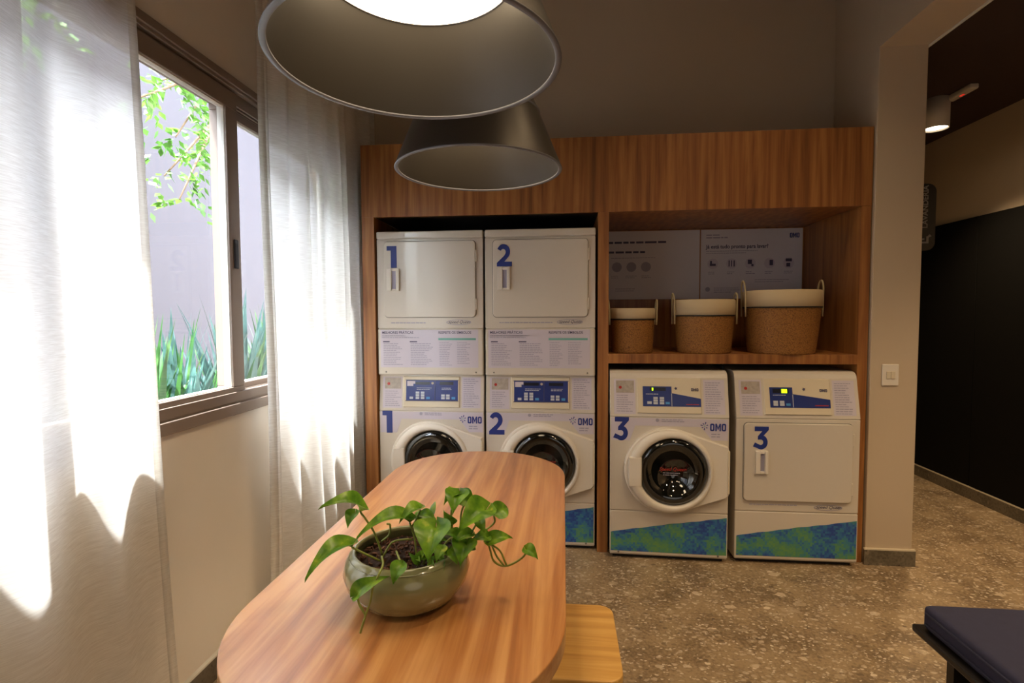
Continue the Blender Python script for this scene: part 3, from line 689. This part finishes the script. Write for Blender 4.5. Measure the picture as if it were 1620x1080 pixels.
mo=flat('mosaic_graphic',[[(us[0],.047),(us[-1],.047)]+[(u_,topz(u_)) for u_ in us[::-1]]],mosaic_m,t,F0); mo['label']='blue and green mosaic print'

tag(tube('power_cord',[(.905,3.55,1.09),(.900,3.40,1.100),(.925,3.25,1.098),(.945,3.20,1.085),(.9425,3.30,.9),(.9425,3.5,.5),(.9425,3.6,.01)],.006,rubber),'black cord lying across the gap between the two machines numbered 3','cord')
# ================================================================ POSTERS IN THE NICHE
post=pm('poster_sheet',(214,210,216),.45)
def poster(x0,x1,label):
    p=empty('poster',(x0,3.748,1.512)); tag(p,label,'poster'); wd=x1-x0; H=.474
    box('sheet',0,wd,-.004,.0,0,H,post,p); return p,wd,H
Fp=lambda z:-.004
p,wd,H=poster(.285,.938,'white instruction poster on the left of the niche back, above the two smaller baskets')
rr=random.Random(4)
flat('heading_rule',lines(.03,.60,.402,1,.02,.014,rr)+lines(.03,.33,.335,1,.02,.014,rr),inkd,p,Fp)
flat('printed_text',lines(.05,.50,.290,1,.01,.004,rr)+lines(.05,.11,.165,2,.012,.004,rr)+lines(.15,.23,.165,2,.012,.004,rr)+lines(.26,.34,.165,2,.012,.004,rr)+lines(.08,.28,.075,2,.014,.004,rr),inkg,p,Fp)
flat('round_pictogram',[[(cx+.034*math.cos(a*PI/8),.225+.034*math.sin(a*PI/8)) for a in range(16)] for cx in (.09,.19,.29)],inkg,p,Fp)
p,wd,H=poster(.946,1.615,'white instruction poster on the right of the niche back, with five round pictograms')
text_mesh('headline','Já está tudo pronto para lavar?',.036,(.035,.345),inkd,p,Fp,off=.0008,stretch=.92)
wordmark('logo_print',wd-.085,.410,.062,.032,navy,p,Fp)
flat('printed_text',lines(.035,.18,.44,2,.018,.008,rr)+lines(.035,.38,.328,2,.014,.004,rr)+sum([lines(cx-.03,cx+.03,.185,2,.012,.004,rr) for cx in (.08,.205,.33,.455,.58)],[])+lines(.09,.28,.075,3,.014,.004,rr)+lines(.36,.60,.13,2,.014,.004,rr),inkg,p,Fp)
flat('round_pictogram',[[(cx+.036*math.cos(a*PI/8),.240+.036*math.sin(a*PI/8)) for a in range(16)] for cx in (.08,.205,.33,.455,.58)],film,p,Fp)
flat('pictogram_mark',[R4(.06,.10,.225,.24),R4(.062,.074,.24,.26),R4(.185,.192,.22,.262),R4(.202,.208,.22,.262),R4(.218,.226,.22,.262),R4(.312,.34,.235,.265),R4(.336,.35,.22,.235),R4(.455,.478,.225,.262),R4(.56,.60,.25,.27),R4(.565,.59,.215,.24)],inkd,p,Fp,dy=.002)
flat('pictogram_ring',[[(.048+.016*math.cos(a*PI/8),.065+.016*math.sin(a*PI/8)) for a in range(16)]],inkg,p,Fp)

# ================================================================ BASKETS
def basket(x,y,R,Rb,h,bh,hl,label):
    t=empty('storage_basket',(x,y,1.1765)); tag(t,label,'basket')
    prof=[(0,.0),(Rb,.0)]; n=int((h-.01)/.011)
    for i in range(n+1):
        s=i/n; z=.004+(h-bh*.25)*s; r=Rb+(R-Rb)*(1-(1-s)**1.7)
        prof+= [(r,z),(r+.005,z+.0055)]
    prof=[p for p in prof if p[1]<h-.004]; ro=prof[-1][0]
    prof+=[(R-.004,h-.003),(R-.012,h-.003),(R-.014,h-.04),(Rb-.012,.012),(0,.012)]
    lathe('basket_body',prof,wick,t,56)
    lathe('rim_band',[(R+.001,h-bh),(R+.0065,h-bh+.002),(R+.008,h-bh*.5),(R+.006,h-.001),(R+.001,h+.004),(R-.012,h+.003),(R-.016,h-.03)],band_m,t,56)
    lathe('seam_cord',[(R+.001,h-bh-.006),(R+.008,h-bh-.004),(R+.008,h-bh+.001),(R+.001,h-bh+.003)],rubber,t,56,close=True)
    for sg in (-1,1):
        pts=[]
        for k in range(9):
            a=PI*k/8; pts.append((sg*(R+.012+.004*math.sin(a)),.035*math.cos(a),h-.012+hl*math.sin(a)))
        pts=[(sg*(R+.010),.036,h-bh*1.6)]+pts+[(sg*(R+.010),-.036,h-bh*1.6)]
        tube('rope_handle',pts,.005,rope_m,t,8,3)
    return t
basket(.418,3.235,.128,.118,.262,.060,.065,'smallest woven basket, tucked behind the wooden divider on the shelf')
basket(.840,3.235,.168,.150,.310,.088,.055,'medium woven basket with cream rim, middle of the shelf')
basket(1.283,3.235,.205,.178,.360,.092,.075,'largest woven basket with cream rim band, right end of the shelf')

# ================================================================ TABLE, PLANT, SEATS
T0=empty('oval_table',(-.353,1.6,0)); tag(T0,'long oak-veneered table with rounded ends below the pendant lamps','table')
def stad(r,y0,y1,n=40):
    return [(r*math.cos(PI*i/n),y1+r*math.sin(PI*i/n)) for i in range(n+1)]+[(r*math.cos(PI+PI*i/n),y0+r*math.sin(PI+PI*i/n)) for i in range(n+1)]
prism('tabletop',stad(.36,-.5,.507),2,.71,.75,table_wood,T0,bev=.0025,seg=2)
box('pedestal',-.08,.08,-.35,.35,.03,.71,table_wood,T0,bev=.01)
prism('foot',stad(.22,-.35,.35),2,0,.03,table_wood,T0,bev=.003)

PT=empty('potted_plant',(-.358,1.155,.75)); tag(PT,'trailing pothos in a round olive-grey glazed bowl on the table','potted plant')
lathe('pot',[(0,.002),(.078,.0),(.092,.004),(.118,.022),(.137,.050),(.143,.074),(.138,.098),(.127,.114),(.1215,.1195),(.1175,.1215),(.1135,.119),(.116,.110),(.128,.092),(.130,.074),(0,.07)],ceramic,PT,72)
lathe('groove',[(.1285,.1128),(.1303,.1118),(.1295,.1108)],ceramic,PT,72,close=True)
bm=bmesh.new(); rs=random.Random(5)
soilv=[]
NN=26
for i in range(NN):
    pass
V=[(0,0,.094)];F=[]
for j in range(1,9):
    for i in range(32):
        a=2*PI*i/32; r=.120*j/8; V.append((r*math.cos(a),r*math.sin(a),.092+rs.uniform(-.003,.004)))
for i in range(32): F.append((0,1+i,1+(i+1)%32))
for j in range(7):
    for i in range(32): F.append((1+j*32+i,1+(j+1)*32+i,1+(j+1)*32+(i+1)%32,1+j*32+(i+1)%32))
mk('soil',V,F,soil_m,PT)
bm=bmesh.new()
for i in range(260):
    a=rs.uniform(0,2*PI); r=.112*math.sqrt(rs.random()); s=rs.uniform(.002,.0055)
    b2=bmesh.new(); bmesh.ops.create_cube(b2,size=1)
    mt=Matrix.Translation((r*math.cos(a),r*math.sin(a),.095+rs.uniform(0,.004)))@Matrix.Rotation(rs.uniform(0,6),4,Vector((rs.random(),rs.random(),rs.random()+.1)))@Matrix.Diagonal((s*2,s,s*.8,1))
    bmesh.ops.transform(b2,matrix=mt,verts=b2.verts); me=bpy.data.meshes.new('t'); b2.to_mesh(me); b2.free(); bm.from_mesh(me); bpy.data.meshes.remove(me)
chipm=pm('bark_chip',(92,58,40),.9,var=.5,vscale=120)
o=from_bm('bark_chips',bm,chipm,PT); o['kind']='stuff'
OFF=Vector((-.358,1.155,.75))
def heart(name,base,tip,wd,tilt,var,par):
    b=Vector(base)-OFF; t=Vector(tip)-OFF; b.z=max(b.z,.01); t.z=max(t.z,.008); d=t-b; L=max(d.length,.03); d=d.normalized()*L
    want=Vector((0,0,1))*(1-tilt)+Vector((0,-1,.25))*tilt
    n=(want-d.normalized()*want.dot(d.normalized())).normalized(); s=d.normalized().cross(n).normalized()
    V=[];F=[];NL=12; half=[-1,-.55,-.22,0,.22,.55,1]
    for i in range(NL+1):
        u=i/NL; prof=(math.sin(PI*min(1,u*.97+.03))**.6)*(1-u*.72) if 0<u<1 else .02
        prof=min(prof/.80,1.0); ww=wd*prof
        for h in half:
            back=-.14*L*abs(h)*(1-u)**3
            p=b+d*(u)+d.normalized()*back+s*(ww/2*h)+n*(-abs(h)*0+.26*wd*abs(h)*(1-.3*u)-.34*L*(u*u)+.22*L*math.sin(PI*u)+.02*wd*math.sin(9*u+5*h))
            V.append(p)
    m=len(half)
    for i in range(NL):
        for k in range(m-1): F.append((i*m+k,i*m+k+1,(i+1)*m+k+1,(i+1)*m+k))
    return mk(name,V,F,leaf_v if var else leaf_g,par,True)
LEAVES=[
 ((-0.4549, 1.12, 0.9607),(-0.5044, 1.06, 1.0094),0.05,0.35,0),
 ((-0.4626, 1.11, 0.9614),(-0.4692, 1.08, 0.9445),0.03,0.6,1),
 ((-0.4559, 1.07, 0.9016),(-0.513, 0.98, 0.8971),0.045,0.35,1),
 ((-0.3504, 1.15, 0.9277),(-0.4407, 1.08, 0.9455),0.045,0.3,0),
 ((-0.2759, 1.1, 0.9362),(-0.2776, 1.03, 0.9067),0.078,0.6,1),
 ((-0.3027, 1.16, 0.9224),(-0.3279, 1.24, 0.9321),0.055,0.8,0),
 ((-0.3305, 1.17, 0.9503),(-0.3614, 1.12, 0.9523),0.035,0.4,0),
 ((-0.2441, 1.18, 0.9808),(-0.2648, 1.14, 0.9869),0.04,0.3,1),
 ((-0.239, 1.17, 0.9859),(-0.2433, 1.12, 0.9719),0.055,0.7,0),
 ((-0.2381, 1.18, 0.9795),(-0.2021, 1.16, 0.9641),0.045,0.55,1),
 ((-0.253, 1.15, 0.934),(-0.2643, 1.13, 0.9603),0.03,0.9,0),
 ((-0.1744, 1.15, 0.96),(-0.2185, 1.08, 0.952),0.065,0.6,1),
 ((-0.1611, 1.19, 0.9348),(-0.1301, 1.22, 0.9473),0.045,0.8,0),
 ((-0.1706, 1.16, 0.8814),(-0.1178, 1.17, 0.8982),0.035,0.5,0),
 ((-0.1734, 1.16, 0.8945),(-0.2003, 1.13, 0.9035),0.03,0.6,0),
 ((-0.189, 1.15, 0.9391),(-0.1731, 1.13, 0.9204),0.025,0.7,0),
 ((-0.2128, 1.12, 0.8931),(-0.2172, 1.07, 0.8782),0.055,0.65,0),
 ((-0.0844, 1.17, 0.8655),(-0.0574, 1.15, 0.8583),0.03,0.5,0),
 ((-0.4147, 1.0, 0.8351),(-0.3602, 0.99, 0.882),0.035,0.6,0),
 ((-0.3312, 1.03, 0.8872),(-0.3417, 1.0, 0.8648),0.034,0.7,0),
 ((-0.2045, 1.13, 0.912),(-0.2341, 1.1, 0.9124),0.03,0.5,0),
 ((-0.3076, 1.15, 0.9159),(-0.321, 1.13, 0.9367),0.02,0.6,0),
 ((-0.2623, 1.1, 0.8916),(-0.2692, 1.07, 0.8815),0.03,0.5,1),
 ((-0.2413, 1.1, 0.8868),(-0.2275, 1.08, 0.873),0.025,0.5,1),
 ((-0.2354, 1.12, 0.9094),(-0.2549, 1.1, 0.9285),0.03,0.5,1),
 ((-0.3261, 1.17, 0.937),(-0.2857, 1.14, 0.9398),0.025,0.4,0),
 ((-0.2047, 1.13, 0.8803),(-0.2314, 1.1, 0.8928),0.03,0.5,0),
]
STEMS=[
 [(-0.4074, 1.13, 0.8546),(-0.4234, 1.12, 0.9139),(-0.4434, 1.12, 0.9451),(-0.4535, 1.12, 0.9579),(-0.4562, 1.12, 0.9694)],
 [(-0.3996, 1.1, 0.8575),(-0.4262, 1.08, 0.8814),(-0.4559, 1.07, 0.9016)],
 [(-0.3323, 1.14, 0.8471),(-0.3391, 1.15, 0.8896),(-0.3504, 1.15, 0.9277)],
 [(-0.3994, 1.1, 0.869),(-0.3788, 1.05, 0.8768),(-0.3676, 1.0, 0.8845),(-0.3826, 1.0, 0.8537),(-0.3884, 1.0, 0.8245),(-0.3996, 1.0, 0.7923),(-0.411, 1.0, 0.7533)],
 [(-0.3996, 1.0, 0.795),(-0.4124, 1.0, 0.8167),(-0.4147, 1.0, 0.8351)],
 [(-0.2842, 1.13, 0.8568),(-0.2542, 1.14, 0.8972),(-0.2081, 1.15, 0.9048),(-0.1763, 1.16, 0.8915),(-0.1663, 1.16, 0.8683),(-0.1577, 1.16, 0.8406),(-0.1371, 1.17, 0.8248),(-0.1137, 1.17, 0.8317),(-0.0888, 1.17, 0.8506),(-0.0844, 1.17, 0.867)],
 [(-0.1706, 1.16, 0.8814),(-0.1457, 1.17, 0.8616),(-0.1298, 1.17, 0.8281)],
 [(-0.1632, 1.17, 0.8728),(-0.1517, 1.17, 0.8465),(-0.1356, 1.17, 0.8263)],
 [(-0.2466, 1.13, 0.8613),(-0.2525, 1.16, 0.9064),(-0.2572, 1.17, 0.9497),(-0.242, 1.17, 0.9829)],
 [(-0.2149, 1.13, 0.8597),(-0.209, 1.13, 0.8888),(-0.2019, 1.14, 0.9195),(-0.1744, 1.15, 0.96)],
 [(-0.1979, 1.15, 0.9038),(-0.1777, 1.17, 0.9079),(-0.1597, 1.19, 0.9183),(-0.1611, 1.19, 0.9348)],
 [(-0.417, 1.15, 0.8807),(-0.3987, 1.15, 0.8978),(-0.3968, 1.15, 0.9201),(-0.4043, 1.15, 0.9228)],
 [(-0.2817, 1.12, 0.8645),(-0.284, 1.12, 0.9076),(-0.2759, 1.1, 0.9362)],
 [(-0.3097, 1.15, 0.8641),(-0.303, 1.16, 0.8971),(-0.3027, 1.16, 0.9224)],
 [(-0.4038, 1.12, 0.8594),(-0.3861, 1.13, 0.8877),(-0.3598, 1.14, 0.8917),(-0.345, 1.15, 0.8879)],
 [(-0.2501, 1.12, 0.8658),(-0.2215, 1.12, 0.8784),(-0.2128, 1.12, 0.8931)],
 [(-0.2556, 1.16, 0.8914),(-0.253, 1.15, 0.934)],
 [(-0.3476, 1.15, 0.9145),(-0.3384, 1.16, 0.93),(-0.3305, 1.17, 0.9503)],
 [(-0.2214, 1.17, 0.9776),(-0.2335, 1.17, 0.9475),(-0.2348, 1.16, 0.9144)],
 [(-0.3662, 1.1, 0.8817),(-0.3429, 1.05, 0.8879),(-0.3312, 1.03, 0.8872)],
]

for b,t_,wd_,ti,va in LEAVES: heart('leaf',b,t_,wd_*1.15,ti,va,PT)
for s in STEMS:
    pts=[Vector(p)-OFF for p in s]
    for p in pts: p.z=max(p.z,.006)
    tube('stem',pts,.0024,stem_m,PT,6,4)
rs=random.Random(8)
for i in range(22):
    a=rs.uniform(-.9,.9); r=rs.uniform(.055,.105); x,y,z=r*math.cos(a),r*math.sin(a)-.01,.105+rs.uniform(.0,.03)
    b=OFF+Vector((x,y,z)); dd=Vector((rs.uniform(-1,1),rs.uniform(-1,.4),rs.uniform(-.2,.5)))*.03
    heart('leaf',b,b+dd,rs.uniform(.014,.026),rs.uniform(.2,.8),rs.random()<.4,PT)
    tube('stem',[(x*.8,y*.8,.09),(x*.95,y*.95,.10),(x,y,z)],.0014,stem_m,PT,5,2)

ST=empty('stool',(-.02,1.51,0)); tag(ST,'pale oak plywood stool with rounded seat tucked under the table side','stool')
prism('seat',rrect(-.18,.18,-.182,.182,.045,8),2,.428,.452,stool_wood,ST,bev=.004,seg=2)
for sx in (-1,1):
    for sy in (-1,1):
        bm=bmesh.new(); x=sx*.125;y=sy*.13
        addtube(bm,[(x*1.12,y*1.12,0),(x,y,.43)],[.013,.018],12); from_bm('leg',bm,stool_wood,ST,True)

BS=empty('upholstered_bench',(1.70,1.1,0)); tag(BS,'low black bench with a thick navy seat cushion, bottom right corner','bench')
box('base_plate',-.57,.57,-.6,.675,.372,.396,blackm,BS,bev=.006)
box('leg_panel',-.50,.50,.585,.615,0,.372,blackm,BS); box('leg_panel',-.50,.50,-.53,-.50,0,.372,blackm,BS)
bm=bmesh.new(); addbox(bm,-.553,.553,-.59,.655,.396,.474,.018,4); from_bm('seat_cushion',bm,cush_m,BS,True)
bm=bmesh.new(); 
for zz in (.418,.452):
    addtube(bm,[(-.5545,-.57,zz),(-.5545,.635,zz)],.0035,8); addtube(bm,[(-.535,.6565,zz),(.535,.6565,zz)],.0035,8)
from_bm('piping',bm,cush_m,BS,True)

# ================================================================ PENDANT LAMPS
def pendant(x,y,label):
    t=empty('pendant_lamp',(x,y,1.95)); tag(t,label,'pendant lamp')
    R=.313; k=.41
    sh=lathe('lamp_shade',[(R,0),(R-k*.43,.43),(R-k*.43-.012,.443),(.02,.446)],shade_out,t,96)
    lathe('shade_rim',[(R,.001),(R+.001,-.002),(R-.001,-.004),(R-.011,-.004),(R-.013,-.002),(R-.013,.001)],shade_rim,t,96,close=True)
    lathe('shade_lining',[(R-.012,0),(R-.012-k*.23,.23)],shade_in,t,96).data.flip_normals()
    di=lathe('lamp_diffuser',[(0,.20),(.222,.20),(.222,.206),(0,.206)],diffuser,t,72)
    lathe('diffuser_ring',[(.217,.198),(.232,.198),(.232,.208),(.217,.208)],shade_rim,t,72,close=True)
    tube('suspension_cable',[(0,0,.446),(0,0,1.0),(0,0,1.62)],.003,rubber,t,6,1)
    lathe('ceiling_rose',[(0,1.62),(.05,1.62),(.05,1.648),(0,1.648)],shade_out,t,32)
    return t
# lathe() caps its open ends; linings and shades must stay open below
def open_ends(o,zmin=None):
    bm=bmesh.new(); bm.from_mesh(o.data); kill=[f for f in bm.faces if len(f.verts)>20 and (f.calc_center_median().z<.3)]
    bmesh.ops.delete(bm,geom=kill,context='FACES_ONLY'); bm.to_mesh(o.data); bm.free()
for x,y,lab in ((-.317,1.145,'large dark conical pendant lamp, nearest, cut by the top of the picture'),(-.318,1.99,'second dark conical pendant lamp, hanging behind the nearest one')):
    t=pendant(x,y,lab)
    for c in t.children:
        if c.name.startswith(('lamp_shade','shade_lining')): open_ends(c)

# ================================================================ CURTAINS
def curtain(name,y0,y1,x0,ztop,label,folds,amp,flare=0,seed=1,edges=('l','r'),drift=0):
    rc=random.Random(seed); ny=int((y1-y0)/.006); nz=48
    # irregular fold phase
    ks=[0]; 
    ph=[];acc=0
    knots=[rc.uniform(.6,1.5) for _ in range(folds*2+4)]
    tot=sum(knots[:folds*2])
    def phase(s):
        a=s*folds*2; i=int(a); f=a-i
        acc=sum(knots[:i])+knots[min(i,len(knots)-1)]*f
        return acc/tot*folds*2*PI
    amps=[rc.uniform(.55,1.25) for _ in range(folds+3)]
    V=[];F=[]
    pz=[.03+(ztop-.03)*j/nz for j in range(nz+1)]
    P=[phase(i/ny) for i in range(ny+1)]
    for j,z in enumerate(pz):
        g=1-.45*(z/ztop)
        for i in range(ny+1):
            s=i/ny; a=P[i]; am=amp*amps[int(a/(2*PI))%len(amps)]*g
            x=x0+am*(math.sin(a)*.9+.12*math.sin(2*a+.8))+.008*math.sin(1.7*z+s*9)
            y=y0+(y1-y0)*s+flare*(1-z/ztop)*(s-.5)+.010*math.cos(a)*g+.006*math.sin(2.1*z+4*s)
            x+=drift*(1-z/ztop)*min(1,max(0,(3.0-y)/.3))*min(1,max(0,(y-2.2)/.3))
            if y>3.03: x=min(x,-1.214)
            V.append((x,y,z))
    m=ny+1
    for j in range(nz):
        for i in range(ny): F.append((j*m+i,j*m+i+1,(j+1)*m+i+1,(j+1)*m+i))
    t=empty(name,(0,0,0)); tag(t,label,'curtain')
    mk('cloth',V,F,curt_m,t,True)
    for e in edges:
        idx=0 if e=='l' else ny
        stp=1 if e=='l' else -1
        HV=[];HF=[]
        for j in range(nz+1):
            a=Vector(V[j*m+idx]); b=Vector(V[j*m+idx+stp*3]); n=Vector((.0016,0,0))
            HV+= [a-n,b-n,b+n,a+n]
        for j in range(nz):
            for k in range(4): HF.append((4*j+k,4*j+(k+1)%4,4*j+4+(k+1)%4,4*j+4+k))
        mk('side_hem',HV,HF,curt_m,t,True)
    box('curtain_track',x0-.02,x0+.02,y0-.02,y1+.02,ztop,ztop+.03,trimw,t)
    return t
curtain('curtain',.05,1.435,-1.278,3.56,'off-white linen sheer curtain in the left foreground, before the window',6,.030,.27,3,('r',))
curtain('curtain',2.125,3.43,-1.262,3.56,'off-white linen sheer curtain between the window and the wooden cabinet',8,.044,.10,5,('l',),.08)

# ================================================================ HALL DETAILS
HL=empty('ceiling_spotlight',(2.53,3.9,2.66)); tag(HL,'white cylindrical surface spotlight, lit, on the dark hall ceiling','ceiling light')
bm=bmesh.new()
lathe('housing',[(.070,.0),(.075,0),(.075,.198),(0,.198),(0,.19),(.070,.19)],white_pl,HL,40,close=True)
lathe('spot_lens',[(0,.012),(.069,.012),(.069,.016),(0,.016)],pm('spot_lens',(255,244,220),.4,emit=((255,238,205),9.0)),HL,40)
SN=empty('emergency_sensor',(2.59,3.76,2.86)); tag(SN,'small white oblong detector with a red light, on the dark hall ceiling','detector')
box('housing',-.028,.028,-.11,.11,-.035,0,white_pl,SN,bev=.01)
flatm=box('red_indicator',-.006,.006,-.02,.01,-.038,-.034,pm('red_led',(200,40,30),.4,emit=((220,40,30),.8)),SN)
HS=empty('hall_sign',(1.934,3.2,1.76)); tag(HS,'black rounded vertical projecting sign reading LAVANDERIA, on the hall side of the column','sign')
prism('sign_board',rrect(0,.160,0,.375,.045),1,0,.018,blackm,HS,bev=.002)
signw=pm('sign_white',(150,145,140),.5)
text_mesh('sign_lettering','LAVANDERIA',.040,(.115,.125),signw,HS,lambda z:0,off=.0008,rot=PI/2)
flat('sign_icon',[R4(.060,.072,.045,.080),R4(.112,.124,.045,.080),R4(.060,.124,.040,.050),R4(.082,.102,.060,.068),[(.045,.080),(.060,.072),(.066,.080),(.055,.092)],[(.124,.072),(.139,.080),(.129,.092),(.118,.080)]],signw,HS,lambda z:0)
